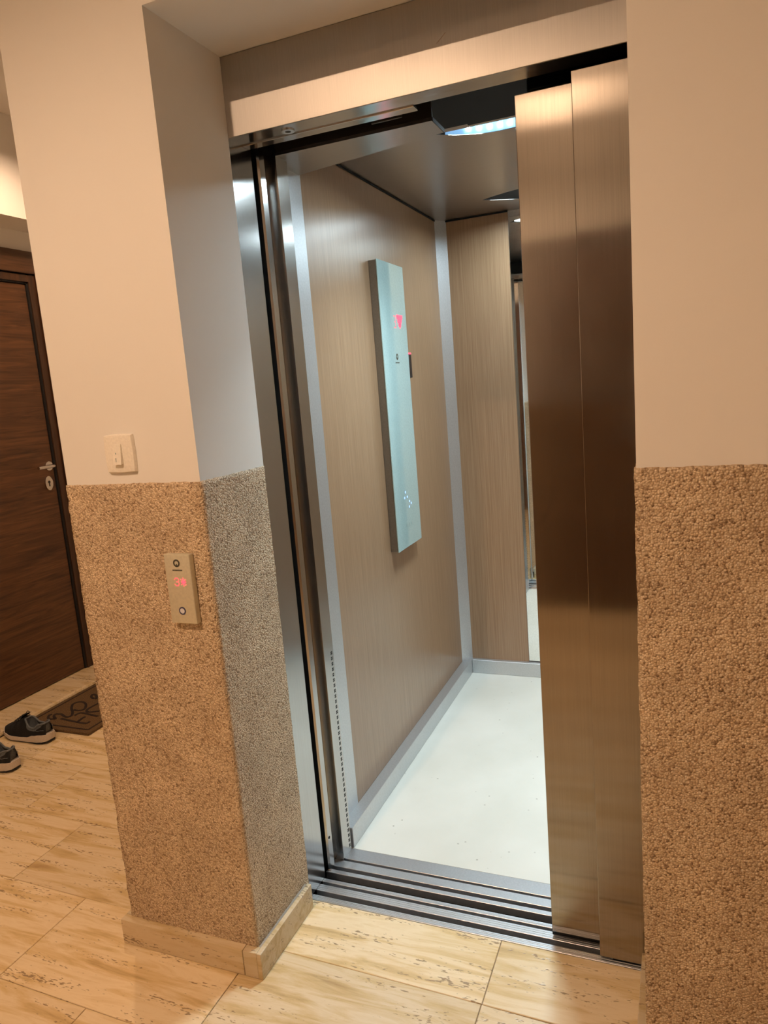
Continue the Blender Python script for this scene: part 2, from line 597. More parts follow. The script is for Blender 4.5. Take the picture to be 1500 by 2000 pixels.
TL, TW, SH = 0.5945, 0.3015, -0.018
for row in range(-9, 9):
    y0r = 0.076 + (row - 1) * TW          # row 0 lies in front of the pier
    off = 0.0 if row % 2 == 0 else TL / 2
    for k in range(-4, 5):
        x0 = -0.083 + off + k * TL
        quad = [(x, y + SH * x) for x, y in ((x0, y0r), (x0 + TL, y0r), (x0 + TL, y0r + TW), (x0, y0r + TW))]
        if row < 0:
            tile(clip(quad, X0, X1, Y0, 0.0))                   # hall
        elif row > 0:
            tile(clip(quad, X0, XPL, 0.0, Y1))                  # corridor beside the shaft
        else:                                                   # the course that meets pier, recess and front wall
            (xa, ya), (xb, yb), (xc, yc), (xd, yd_) = quad
            if xb < XPL:
                tile(clip(quad, X0, XPL, Y0, Y1))
            elif xa < XPL < xb < XJ:
                tile([quad[0], quad[1], (xb, 0.0), (XPL, 0.0), (XPL, yd_), quad[3]])
            elif xa < XJ < xb:
                tile([quad[0], quad[1], quad[2], (XJ, yd_), (XJ, 0.0), (xa, 0.0)])
            elif xa < XR < xb:
                tile([quad[0], quad[1], (xb, 0.0), (XR, 0.0), (XR, yc), quad[3]])
            else:
                tile(clip(quad, X0, X1, Y0, 0.0))
for xa, xb in ((XJ, 0.5125), (0.5125, XR)):                      # recess stones against the lift sill
    tile(clip([(x, y + SH * x) if y < 0.2 else (x, y) for x, y in ((xa, 0.076), (xb, 0.076), (xb, YD + 0.003), (xa, YD + 0.003))], XJ, XR, 0, 1))

# ------------------------------------------------------------------ hall walls
pier = MB().box(XPL, XJ, 0, YD, 0, HC).box(XPL, XPL + 0.16, YD, Y1, 0, HC).build('wall_pier', M['plaster'], kind='structure')
MB().box(XJ, XR, 0, YD + 0.02, HR, HC).build('wall_lintel', M['plaster'], kind='structure')
wall_r = MB().box(XR, X1, 0, YD, 0, HC).build('wall_front', M['plaster'], kind='structure')
wall_s = MB().box(X1, X1 + 0.1, Y0, 0, 0, HC).build('wall_side', M['plaster'], kind='structure')
wall_o = MB().box(X0, X1, Y0 - 0.1, Y0, 0, HC).build('wall_opposite', M['plaster'], kind='structure')
wall_e = MB().box(X0, XPL, Y1, Y1 + 0.1, 0, HC).build('wall_corridor_end', M['plaster'], kind='structure')
# apartment-door wall with its niche
NY0, NY1, NZ, NX = 0.42, 1.72, 2.30, -2.075
wl = MB()
wl.box(X0 - 0.26, X0, Y0, NY0, 0, HC).box(X0 - 0.26, X0, NY1, Y1, 0, HC).box(X0 - 0.26, X0, NY0, NY1, NZ, HC)
wl.box(NX - 0.06, NX, 0.52, 1.62, 2.19, NZ).box(NX - 0.06, NX, NY0, 0.52, 0, NZ).box(NX - 0.06, NX, 1.62, NY1, 0, NZ)
wall_l = wl.build('wall_left', M['plaster'], kind='structure')
MB().box(X0 - 0.3, X1 + 0.1, Y0 - 0.1, Y1 + 0.1, HC, HC + 0.1).build('ceiling', M['plaster'], kind='structure')


def rough_skin(name, path, z0, z1, parent, closed_top=0.006, step=0.009, t=0.003):
    """stone-chip plaster coat following a plan outline, a few millimetres proud with a ragged face"""
    P = [Vector((p[0], p[1])) for p in path]
    pts, nrm = [], []
    for a, b in zip(P, P[1:]):
        d = b - a; L = d.length; d.normalize(); n = Vector((d.y, -d.x))
        k = max(2, int(L / step))
        for i in range(k):
            pts.append(a + d * (L * i / k)); nrm.append(n.copy())
    pts.append(P[-1]); nrm.append(nrm[-1])
    base = [n.copy() for n in nrm]
    for i in range(1, len(pts) - 1):
        if (base[i] - base[i - 1]).length > 0.1:
            nrm[i] = base[i] + base[i - 1]
    mb = MB(); bm = mb.bm
    nz = int((z1 - z0) / step)
    grid = []
    for i, (p, n) in enumerate(zip(pts, nrm)):
        col = []
        for j in range(nz + 1):
            z = z0 + (z1 - z0) * j / nz
            w = noise.noise(Vector((p.x * 90, p.y * 90, z * 90))) * 0.0016 + noise.noise(Vector((p.x * 17, p.y * 17, z * 17))) * 0.0012
            if j == nz:
                z += noise.noise(Vector((p.x * 120, p.y * 120, 3.3))) * 0.0022
            q = p + n * (t + w)
            col.append(bm.verts.new((q.x, q.y, z)))
        q = p + n * (-closed_top)
        col.append(bm.verts.new((q.x, q.y, col[-1].co.z)))
        grid.append(col)
    for A, B in zip(grid, grid[1:]):
        for j in range(len(A) - 1):
            bm.faces.new((A[j], B[j], B[j + 1], A[j + 1]))
    return mb.build(name, M['mosaic'], parent, smooth=True)


rough_skin('wainscot', [(XPL, 0.9), (XPL, 0), (XJ, 0), (XJ, YD - 0.002)], 0.055, HW, pier)
rough_skin('wainscot', [(XR, YD - 0.002), (XR, 0), (X1, 0)], 0.055, HW, wall_r)
MB().box(X1 - 0.004, X1 + 0.002, Y0, 0, 0, HW).build('wainscot', M['mosaic'], wall_s)
MB().box(X0, 0.02, Y0 - 0.002, Y0 + 0.004, 0, HW).build('wainscot', M['mosaic'], wall_o)
MB().box(1.08, X1, Y0 - 0.002, Y0 + 0.004, 0, HW).build('wainscot', M['mosaic'], wall_o)
MB().box(X0 - 0.002, X0 + 0.004, Y0, NY0, 0, HW).build('wainscot', M['mosaic'], wall_l)
MB().box(X0 - 0.002, X0 + 0.004, NY1, Y1, 0, HW).build('wainscot', M['mosaic'], wall_l)


# stone skirting
def skirting(name, stones):
    root = empty(name, (stones[0][0], stones[0][2], 0), kind='structure')
    for x0, x1, y0, y1 in stones:
        mb = MB(); mb.box(x0, x1, y0, y1, 0.0006, HB, 0.0018, 2)
        bm = mb.bm
        for v in bm.verts:                                   # hand-cut top edge
            if v.co.z > HB - 0.004:
                v.co.z += noise.noise(Vector((v.co.x * 30, v.co.y * 30, 1))) * 0.003
        mb.build('skirting_stone', M['skirt_stone'], root)
    return root


skirting('baseboard_pier', [(XPL - TB, -0.062, -TB, -0.0005), (-0.0605, XJ + TB - 0.0125, -TB, -0.0005),
                            (XJ + 0.0005, XJ + TB, -TB, 0.235)][0:2] + [(XJ + 0.0105, XJ + TB, -TB, 0.243)])
skirting('baseboard_pier_side', [(XPL - TB, XPL - 0.0005, 0.0, 0.6), (XPL - TB, XPL - 0.0005, 0.601, 1.2)])
skirting('baseboard_front', [(XR - TB, XR - 0.0005, -TB, 0.243), (XR + 0.0005, 1.46, -TB, -0.0005), (1.461, X1, -TB, -0.0005)])
# mortar line on top of the pier skirting
MB().box(XJ - 0.01, XJ + 0.0155, -0.010, 0.24, 0.045, HB - 0.003).box(XPL - 0.008, XJ, -0.012, -0.001, 0.045, HB - 0.003).build(
    'mortar_bead', plain('mortar', (0.42, 0.36, 0.30), 0.95), pier)

# ------------------------------------------------------------------ lift landing frame
frame = empty('elevator_doorway', (0.42, YD, 0), 'brushed steel elevator door surround set in the plastered recess', 'door surround')
MB().box(XJ - 0.05, XJ - 0.002, YD + 0.0005, 0.366, 0.0, 2.06, 0.001).build('jamb', M['steel_frame'], frame)
MB().box(XJ - 0.05, XR + 0.05, YD + 0.0005, YD + 0.004, 2.0, HR - 0.001, 0.0008).build('header_panel', M['steel'], frame)
MB().box(XJ - 0.002, XR + 0.3, YD + 0.004, 0.328, 2.0, 2.004).build('header_soffit', M['steel_frame'], frame)
MB().box(XJ - 0.002, 0.408, 0.328, 0.358, 1.997, 2.004, 0.001).build('soffit_strip', M['steel_frame'], frame)
MB().ring((0.106, 0.305), 0.007, 0.0155, 'z', 1.9975, 2.001).build('key_switch', M['chrome'], frame)
MB().cyl((0.106, 0.305), 0.0068, 'z', 1.9985, 2.002).build('key_switch_core', M['dark_metal'], frame)
MB().box(XR + 0.001, XR + 0.05, YD + 0.0005, 0.272, 0.0, 2.0).build('jamb_return', M['steel_frame'], frame)
# scratch on the header
s = MB().tube([(0.487, YD + 0.0003, 2.083), (0.507, YD + 0.0003, 2.099)], 0.0006, 5).build('scratch_mark', M['chrome'], frame)

# dark lift shaft behind the doorway
mach = empty('wall_shaft', (0.42, 0.40, 0), kind='structure')
MB().box(XJ - 0.10, 1.7, 0.360, 0.364, 2.03, 2.45).build('hanger_plate', M['black'], mach)
MB().box(XJ - 0.10, 1.7, 0.30, 0.80, 2.45, 2.47).build('shaft_blackout_lid', M['black'], mach)  # unseen black cover, added to close the shaft against stray light
MB().box(XJ - 0.10, XJ - 0.05, 0.27, 0.45, 0.0, 2.45).build('shaft_side', M['black'], mach)
MB().box(XJ - 0.10, 1.7, 0.27, 0.52, -0.60, -0.58).build('shaft_pit', M['black'], mach)
MB().box(0.29, 0.365, 0.366, 0.372, 1.995, 2.025, 0.001).build('hanger_bracket', M['dark_metal'], frame)

# landing doors (two telescopic leaves)
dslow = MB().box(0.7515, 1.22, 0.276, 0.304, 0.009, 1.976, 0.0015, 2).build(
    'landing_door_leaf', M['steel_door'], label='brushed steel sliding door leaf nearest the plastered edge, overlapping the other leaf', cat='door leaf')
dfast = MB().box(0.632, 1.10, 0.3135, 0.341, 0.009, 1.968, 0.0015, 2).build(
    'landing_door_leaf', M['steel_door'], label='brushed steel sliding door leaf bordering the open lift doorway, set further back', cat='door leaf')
MB().box(0.78, 1.2, 0.284, 0.296, -0.004, 0.0088).build('guide_shoe', M['rubber'], dslow)
MB().box(0.66, 1.08, 0.336, 0.3405, -0.004, 0.0088).build('guide_shoe', M['rubber'], dfast)

# landing sill
sill = empty('landing_sill', (0.42, 0.30, 0), 'grooved aluminium landing sill between stone floor and black gap', 'door sill')
MB().box(XJ - 0.002, XR + 0.4, YD + 0.004, 0.3600, -0.05, -0.024).build('sill_bed', M['groove'], sill)
for a, b in ((YD + 0.004, 0.290), (0.308, 0.3345), (0.3455, 0.3600)):
    MB().box(XJ - 0.002, XR + 0.4, a, b, -0.024, 0.0, 0.0007).build('sill_rail', M['alu_sill'], sill)
for y in (0.2735, 0.2800, 0.2845, 0.3135, 0.3205, 0.3275, 0.3510):
    MB().box(XJ - 0.002, XR + 0.4, y, y + 0.0011, -0.002, 0.0007).build('sill_rib', M['alu'], sill)
# car sill
csill = empty('car_sill', (0.42, 0.45, 0), 'wide grooved aluminium car sill in front of pale lift floor', 'door sill')
MB().box(XJ - 0.02, 1.1, 0.388, 0.51, -0.05, -0.022).build('sill_bed', M['groove'], csill)
for a, b in ((0.388, 0.4035), (0.4185, 0.4495), (0.4590, 0.5100)):
    MB().box(-0.042, 1.1, a, b, -0.022, 0.0, 0.0007).build('sill_rail', M['alu_sill'], csill)

# ------------------------------------------------------------------ lift car
CX0, CX1, CYB, CZ = -0.046, 1.005, 1.945, 2.097     # panel faces and ceiling
SKX, SKY, SKH = -0.006, 1.922, 0.068
car = empty('elevator_car', (0.48, 1.2, 0), 'elevator car interior with oak panels, aluminium trims and pale floor', 'elevator')
MB().box(CX0, CX1, 0.510, CYB, -0.02, 0.0005).build('car_floor', M['vinyl'], car)
MB().box(CX0 - 0.02, CX0, 0.642, 1.90, 0.02, CZ + 0.02).build('side_panel', M['laminate'], car)
MB().box(CX1, CX1 + 0.02, 0.642, 1.90, 0.02, CZ + 0.02).build('side_panel', M['laminate'], car)
MB().box(-0.012, 0.2665, CYB, CYB + 0.02, 0.02, CZ + 0.02).build('back_panel', M['laminate'], car)
MB().box(0.6925, CX1, CYB, CYB + 0.02, 0.02, CZ + 0.02).build('back_panel', M['laminate'], car)
MB().box(0.2665, 0.6925, CYB + 0.006, CYB + 0.02, 0.02, CZ + 0.02).build('back_panel', M['alu'], car)
# corner strips
MB().prism([(CX0, 1.893), (-0.008, CYB), (-0.008, CYB + 0.02), (CX0 - 0.02, CYB + 0.02), (CX0 - 0.02, 1.893)], 'z', 0.02, CZ + 0.02).build('corner_strip', M['alu'], car)
MB().prism([(CX1, 1.893), (CX1 - 0.038, CYB), (CX1 - 0.038, CYB + 0.02), (CX1 + 0.02, CYB + 0.02), (CX1 + 0.02, 1.893)], 'z', 0.02, CZ + 0.02).build('corner_strip', M['alu'], car)
MB().box(CX0 - 0.02, CX0 + 0.0015, 0.500, 0.643, 0.0, CZ + 0.02, 0.0008).build('front_corner_strip', M['alu'], car)
MB().box(CX1 - 0.0015, CX1 + 0.02, 0.500, 0.643, 0.0, CZ + 0.02, 0.0008).build('front_corner_strip', M['alu'], car)
MB().box(0.86, CX1, 0.50, 0.515, 0.0, CZ + 0.02).build('front_return', M['alu'], car)
# skirting with a ledge
MB().box(CX0, SKX, 0.512, CYB, 0.0008, SKH, 0.0012).build('car_skirting', M['alu'], car)
MB().box(CX1 - 0.04, CX1, 0.512, CYB, 0.0008, SKH, 0.0012).build('car_skirting', M['alu'], car)
MB().box(SKX + 0.0005, CX1 - 0.0405, SKY, CYB, 0.0008, SKH, 0.0012).build('car_skirting', M['alu'], car)
# entrance post: plan profile
post = [(-0.036, 0.393), (-0.030, 0.396), (-0.028, 0.417), (-0.040, 0.4175), (-0.043, 0.4480), (-0.012, 0.4495), (-0.012, 0.508), (-0.030, 0.5095), (-0.066, 0.5095), (-0.066, 0.393)]
cpost = MB().prism(post, 'z', 0.0006, 2.03).build('entrance_post', M['steel_frame'], car)
MB().cyl((0.404, 0.103), 0.0042, 'x', -0.0315, -0.0285, 14).build('screw_hole', M['black'], cpost)
slot = MB()
for dy in (-0.0036, 0.0014):
    for dz in (0.0, 0.0054):
        slot.box(-0.01205, -0.0116, 0.4945 + dy, 0.4945 + dy + 0.0034, 0.0165 + dz, 0.0165 + dz + 0.0040)
s0 = slot.build('vent_slot', M['black'], cpost)
base_z = s0.location.z
for k in range(1, 38):
    c = s0.copy(); COL.objects.link(c); c.parent = cpost
    c.location = (s0.location.x, s0.location.y, base_z + k * 0.0168)
MB().prism([(-0.066, 0.450), (0.411, 0.450), (0.411, 0.545), (-0.066, 0.640)], 'z', 2.002, 2.010).build('entrance_soffit', M['steel_ceiling'], car)
MB().box(-0.066, 0.411, 0.450, 0.456, 2.010, 2.40).build('operator_cover', M['dark_metal'], car)
MB().box(0.4112, 0.4130, 0.45, 0.545, 2.001, 2.0105).build('notch_dark_strip', M['rubber'], car)  # added black strip: covers the brightly lit plate end, stands in for the dark notch
MB().box(0.25, 0.4105, 0.456, 0.80, 2.0935, 2.0965).build('ceiling_dark_sheet', M['black'], car)  # added black sheet: darkens the ceiling seen past the soffit's right end
MB().box(0.411, 1.10, 0.47, 0.79, 2.086, 2.40).build('operator_box', M['black'], car)
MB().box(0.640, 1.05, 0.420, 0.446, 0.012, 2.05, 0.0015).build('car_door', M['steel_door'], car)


# ceiling plate with two lens-shaped light slots
def lens(xa, xb, ya, yb0, n=14, front_bow=0.0):
    pts = []
    for i in range(n + 1):
        t = i / n
        pts.append((xa + (xb - xa) * t, ya - front_bow * 4 * t * (1 - t)))
    for i in range(n - 1, 0, -1):
        t = i / n
        pts.append((xa + (xb - xa) * t, ya + (yb0 - ya) * 4 * t * (1 - t)))
    return pts


LENS_F = lens(0.298, 0.662, 0.838, 0.922)
LENS_R = lens(0.222, 0.738, 1.690, 1.800, front_bow=0.085)
mb = MB(); bm = mb.bm


def loop(pts, z):
    vs = [bm.verts.new((x, y, z)) for x, y in pts]
    return vs, [bm.edges.new((vs[i], vs[(i + 1) % len(vs)])) for i in range(len(vs))]


es = []
es += loop([(CX0 - 0.02, 0.52), (CX1 + 0.02, 0.52), (CX1 + 0.02, CYB + 0.02), (CX0 - 0.02, CYB + 0.02)], CZ)[1]
hv = []
for L in (LENS_F, LENS_R):
    v, e = loop(L, CZ); es += e; hv.append(v)
bmesh.ops.triangle_fill(bm, use_beauty=True, use_dissolve=False, edges=es)
ret = bmesh.ops.extrude_face_region(bm, geom=bm.faces[:])
bmesh.ops.translate(bm, vec=(0, 0, 0.003), verts=[g for g in ret['geom'] if isinstance(g, bmesh.types.BMVert)])
mb.build('car_ceiling', M['steel_ceiling'], car)
MB().box(CX0 + 0.0, CX0 + 0.004, 0.80, 1.893, CZ - 0.006, CZ - 0.0005).build('ceiling_seam', M['black'], car)
MB().box(-0.01, 0.2665, CYB - 0.004, CYB, CZ - 0.006, CZ - 0.0005).build('ceiling_seam', M['black'], car)


def car_light(name, L, h, label):
    cx = sum(p[0] for p in L) / len(L); cy = sum(p[1] for p in L) / len(L)
    r = empty(name, (cx, cy, CZ), label, 'ceiling light', 'lift ceiling lights')
    MB().prism(L, 'z', CZ + h - 0.0005, CZ + h + 0.004).build('light_plate', M['led_plate'], r)
    mb = MB(); bm = mb.bm
    A = [bm.verts.new((x, y, CZ)) for x, y in L]; B = [bm.verts.new((x, y, CZ + h)) for x, y in L]
    for i in range(len(L)):
        bm.faces.new((A[i], A[(i + 1) % len(L)], B[(i + 1) % len(L)], B[i]))
    mb.build('light_well', M['well'], r)
    xs = [p[0] for p in L]; ys = [p[1] for p in L]
    ld = bpy.data.lights.new('car_light', 'AREA')
    ld.shape = 'ELLIPSE'; ld.size = (max(xs) - min(xs)) * 0.9; ld.size_y = (max(ys) - min(ys)) * 0.8
    ld.energy = CAR_LIGHT_W; ld.color = COOL; ld.spread = math.radians(164)
    lo_ = bpy.data.objects.new('car_light', ld); COL.objects.link(lo_)
    lo_.parent = r; lo_.location = ((max(xs) + min(xs)) / 2 - cx, (max(ys) + min(ys)) / 2 - cy, 0.0008)
    return r


lf = car_light('car_ceiling_light', LENS_F, 0.040, 'bright lens-shaped ceiling light with a row of glowing chips')
car_light('car_ceiling_light', LENS_R, 0.07, 'lens-shaped ceiling light nearest the back wall of the lift')
mbt = MB()
arc = [p for p in LENS_F if p[1] > 0.8385]
arc = sorted(arc)
inner = [(x, y - 0.0012) for x, y in arc]
for (a, b), (c, d) in zip(zip(inner, inner[1:]), zip(arc, arc[1:])):
    mbt.prism([a, b, d, c], 'z', CZ + 0.001, CZ + 0.038)
mbt.build('light_tray', M['led_tray'], lf)
for k in range(8):
    x = 0.385 + k * 0.0285
    t = (x - 0.298) / 0.364
    y = 0.838 + 0.084 * 4 * t * (1 - t) - 0.006
    MB().sphere((x, y, CZ + 0.016), 0.0042, u=10, v=6).build('led_chip', M['led'], lf, smooth=True)
    ld = bpy.data.lights.new('led_light', 'AREA')
    ld.shape = 'DISK'; ld.size = 0.007; ld.energy = LED_CHIP_W; ld.color = COOL; ld.spread = math.radians(112)
    lo_ = bpy.data.objects.new('led_light', ld); COL.objects.link(lo_)
    lo_.parent = lf; lo_.location = Vector((x, y - 0.010, CZ + 0.0006)) - wloc(lf)          # beams straight down

# mirror on the back wall
mir = MB().box(0.2685, 0.6905, CYB - 0.004, CYB + 0.0055, 0.0745, 2.07, 0.0006).build(
    'wall_mirror', M['mirror'], label='tall narrow mirror on the back wall of the lift', cat='mirror')

# operating panel
cop = empty('control_panel', (CX0, 1.225, 0.80), 'tall slim glass control panel on the oak wall of the lift', 'control panel')
MB().box(CX0 + 0.0005, -0.018, 1.100, 1.350, 0.800, 1.830, 0.001).build('panel_body', M['cop_body'], cop)
glass = MB().box(-0.0175, -0.0135, 1.098, 1.352, 0.798, 1.832, 0.0008).build('glass_face', M['glass_panel'], cop)
GX = -0.01345
ARROW = ["1111111", "1111111", "0111110", "0111110", "0011100", "0011100", "0001000"]
THREE = ["01110", "10001", "00001", "00110", "00001", "10001", "01110"]


def dots_x(rows, y_left, z_top, pitch_y, pitch_z, size):
    mb = MB()
    for j, row in enumerate(rows):
        for i, ch in enumerate(row):
            if ch == '1':
                y = y_left + i * pitch_y; z = z_top - j * pitch_z
                mb.box(GX, GX + 0.0003, y - size, y + size, z - size, z + size)
    return mb


dots_x(ARROW, 1.255, 1.650, 0.0085, 0.0068, 0.0043).build('arrow_display', M['red'], glass)
dots_x(["111", "001", "001", "011", "001", "001", "111"], 1.222, 1.648, 0.008, 0.0068, 0.002).build('floor_digit', M['red_soft'], glass)
MB().ring((1.228, 1.503), 0.0055, 0.0115, 'x', GX, GX + 0.0004).build('logo_ring', M['ink'], glass)
MB().box(GX, GX + 0.0004, 1.2265, 1.2295, 1.494, 1.503).build('logo_pin', M['ink'], glass)
lt = MB()
for k in range(8):
    lt.box(GX, GX + 0.0003, 1.208 + k * 0.0052, 1.208 + k * 0.0052 + 0.0036, 1.4795, 1.4840)
lt.build('logo_lettering', M['ink'], glass)
for k in range(3):
    MB().box(GX, GX + 0.0004, 1.196 + k * 0.028, 1.206 + k * 0.028, 0.874, 0.886, 0.0001).build('button_symbol', M['ink_pale'], glass)
for y, z in ((1.196, 0.985), (1.208, 1.005), (1.225, 0.985), (1.246, 0.965), (1.240, 0.945), (1.262, 0.955)):
    MB().cyl((y, z), 0.0048, 'x', GX, GX + 0.0003, 12).build('touch_button', M['blue_soft'], glass)

rd = empty('card_reader', (CX0, 1.385, 1.425), 'small black card reader with red light beside the control panel', 'card reader')
MB().box(CX0 + 0.0005, -0.021, 1.366, 1.404, 1.425, 1.515, 0.003, 2).build('reader_body', M['reader'], rd)
MB().box(CX0 + 0.002, -0.0205, 1.3675, 1.4025, 1.5152, 1.5205, 0.001).build('status_light', M['red'], rd)

# ------------------------------------------------------------------ things on the pier
sw = empty('light_switch', (-0.238, 0.0, 1.252), 'cream wall light switch above the stone-chip wainscot', 'light switch')
mb = MB(); bm = mb.bm
cx, cz = -0.238, 1.2955
rings = []
for d, y, bow in ((0.0, -0.0004, 0.002), (0.0004, -0.005, 0.002), (0.0022, -0.0088, 0.0018), (0.008, -0.0102, 0.001)):
    pts = []
    hx, hz = 0.0405 - d, 0.0425 - d
    n = 8
    for sx, sz, ex, ez in ((-1, -1, 1, -1), (1, -1, 1, 1), (1, 1, -1, 1), (-1, 1, -1, -1)):
        for i in range(n):
            t = i / n
            px = (sx + (ex - sx) * t); pz = (sz + (ez - sz) * t)
            nx, nz_ = (0, sz) if sz == ez else (sx, 0)
            k = bow * (1 - (2 * t - 1) ** 2)
            pts.append((cx + px * hx + nx * k, cz + pz * hz + nz_ * k))
    rings.append([bm.verts.new((a, y, c)) for a, c in pts])
for A, B in zip(rings, rings[1:]):
    for i in range(len(A)):
        bm.faces.new((A[i], A[(i + 1) % len(A)], B[(i + 1) % len(A)], B[i]))
bm.faces.new(rings[-1]); bm.faces.new(rings[0])
smooth_by_angle(mb.build('switch_plate', M['plastic'], sw), 50)
rk = MB().prism([(-0.0098, 1.2715), (-0.0190, 1.2715), (-0.0130, 1.3175), (-0.0098, 1.3175)], 'x', -0.2500, -0.2270, 0.0008, 2).build('rocker', M['plastic'], sw)
MB().box(-0.2412, -0.2400, -0.0187, -0.0165, 1.2775, 1.2865).box(-0.2412, -0.2400, -0.0170, -0.0150, 1.2945, 1.2985).build('rocker_mark', M['ink_pale'], rk)

cp = empty('call_panel', (-0.108, 0.0, 0.90), 'small metal lift call panel with red floor display on the wainscot', 'call panel')
body = MB().box(-0.1425, -0.0725, -0.0200, -0.0035, 0.9025, 1.0645, 0.0022, 3).build('panel_case', M['call_metal'], cp)
smooth_by_angle(body, 35)
CY = -0.0202
MB().ring((-0.1085, 1.0445), 0.0052, 0.0090, 'y', CY - 0.0004, CY + 0.0003).build('logo_ring', M['ink'], body)
MB().box(-0.1097, -0.1073, CY - 0.0004, CY + 0.0003, 1.0365, 1.0430).build('logo_pin', M['ink'], body)
lt = MB()
for k in range(8):
    lt.box(-0.1215 + k * 0.0034, -0.1215 + k * 0.0034 + 0.0025, CY - 0.0002, CY + 0.0003, 1.0265, 1.0295)
lt.build('logo_lettering', M['ink'], body)


def dots_y(rows, x_left, z_top, px_, pz_, size):
    mb = MB()
    for j, row in enumerate(rows):
        for i, ch in enumerate(row):
            if ch == '1':
                x = x_left + i * px_; z = z_top - j * pz_
                mb.box(x - size, x + size, CY - 0.0002, CY + 0.0003, z - size, z + size)
    return mb


dots_y(THREE, -0.1195, 1.0095, 0.0027, 0.0029, 0.00115).build('floor_digit', M['red_soft'], body)
dots_y(["00100", "10101", "01110", "11111", "01110", "10101", "00100"], -0.1015, 1.0095, 0.0029, 0.0029, 0.0011).build('direction_symbol', M['red'], body)
MB().ring((-0.1085, 0.9330), 0.0062, 0.0092, 'y', CY - 0.0008, CY + 0.0003).build('call_button_ring', M['blue_ring'], body)
MB().cyl((-0.1085, 0.9330), 0.0062, 'y', CY - 0.0006, CY + 0.0003, 20).build('call_button', M['lens_white'], body)

# ------------------------------------------------------------------ apartment door and threshold
door = empty('door_1', (-2.07, 1.07, 0), 'dark walnut apartment door with satin lever handle', kind='structure')
DY0, DY1, DZ = 0.635, 1.530, 2.045
leaf = MB().box(-2.110, -2.072, DY0 + 0.003, DY1 - 0.003, 0.030, DZ - 0.003, 0.0015).build('door_leaf', M['walnut'], door)
for a, b in ((DY0 - 0.010, DY0), (DY1, DY1 + 0.010)):
    MB().box(-2.100, -2.0655, a, b, 0.026, DZ + 0.008).build('door_seal', M['rubber'], door)
MB().box(-2.100, -2.0655, DY0 - 0.010, DY1 + 0.010, DZ, DZ + 0.008).build('door_seal', M['rubber'], door)
MB().box(-2.100, -2.058, DY1 + 0.010, DY1 + 0.050, 0.026, 2.088, 0.001).build('door_jamb', M['walnut_dark'], door)
MB().box(-2.100, -2.058, DY0 - 0.050, DY0 - 0.010, 0.026, 2.088, 0.001).build('door_jamb', M['walnut_dark'], door)
MB().box(-2.100, -2.058, DY0 - 0.010, DY1 + 0.010, DZ + 0.008, 2.088, 0.001).build('door_jamb', M['walnut_dark'], door)
MB().box(-2.074, -2.045, DY1 + 0.051, DY1 + 0.135, 0.026, 2.2, 0.002).build('architrave', M['walnut_dark'], door)
MB().box(-2.074, -2.045, DY0 - 0.135, DY0 - 0.051, 0.026, 2.2, 0.002).build('architrave', M['walnut_dark'], door)
MB().box(-2.074, -2.045, DY0 - 0.051, DY1 + 0.051, 2.093, 2.2, 0.002).build('architrave', M['walnut_head'], door)
hd = MB().cyl((1.497, 1.137), 0.0235, 'x', -2.072, -2.065, 22).tube(
    [(-2.066, 1.497, 1.137), (-2.034, 1.497, 1.137), (-2.024, 1.488, 1.137), (-2.022, 1.47, 1.137), (-2.022, 1.388, 1.137)], 0.0088, 10).build('lever_handle', M['chrome'], leaf)
smooth_by_angle(hd, 40)
esc = MB()
ring = [(1.480 + 0.024 * math.cos(a), 1.050 + 0.037 * math.sin(a)) for a in [2 * math.pi * i / 28 for i in range(28)]]
esc.prism(ring, 'x', -2.072, -2.064, 0.0015, 2)
esc = esc.build('lock_escutcheon', M['chrome'], leaf)
MB().cyl((1.480, 1.056), 0.0075, 'x', -2.0642, -2.0632, 14).box(-2.0642, -2.0632, 1.4768, 1.4832, 1.034, 1.054).build('keyhole', M['reader'], esc)
thr = MB()
thr.prism([(-2.110, 0.0), (-1.884, 0.0), (-1.874, 0.005), (-1.871, 0.013), (-1.874, 0.021), (-1.884, 0.025), (-2.110, 0.025)], 'y', NY0 + 0.002, 1.400)
thr.build('trim_1', M['skirt_stone'], kind='structure')
MB().prism([(-2.110, 0.0), (-1.884, 0.0), (-1.874, 0.005), (-1.871, 0.013), (-1.874, 0.021), (-1.884, 0.025), (-2.110, 0.025)], 'y', 1.402, NY1 - 0.002).build('trim_2', M['skirt_stone'], kind='structure')

# door on the opposite side of the hall, seen only as a reflection in the steel
d2 = empty('door_2', (0.55, Y0, 0), 'dark wooden door across the hall', kind='structure')
MB().box(0.10, 1.00, Y0 - 0.002, Y0 + 0.02, 0.003, 2.06, 0.002).build('door_leaf', M['walnut'], d2)
for a, b in ((0.02, 0.099), (1.001, 1.08)):
    MB().box(a, b, Y0 - 0.002, Y0 + 0.03, 0.001, 2.14, 0.002).build('architrave', M['walnut_dark'], d2)
MB().box(0.0995, 1.0005, Y0 - 0.002, Y0 + 0.03, 2.061, 2.14, 0.002).build('architrave', M['walnut_dark'], d2)

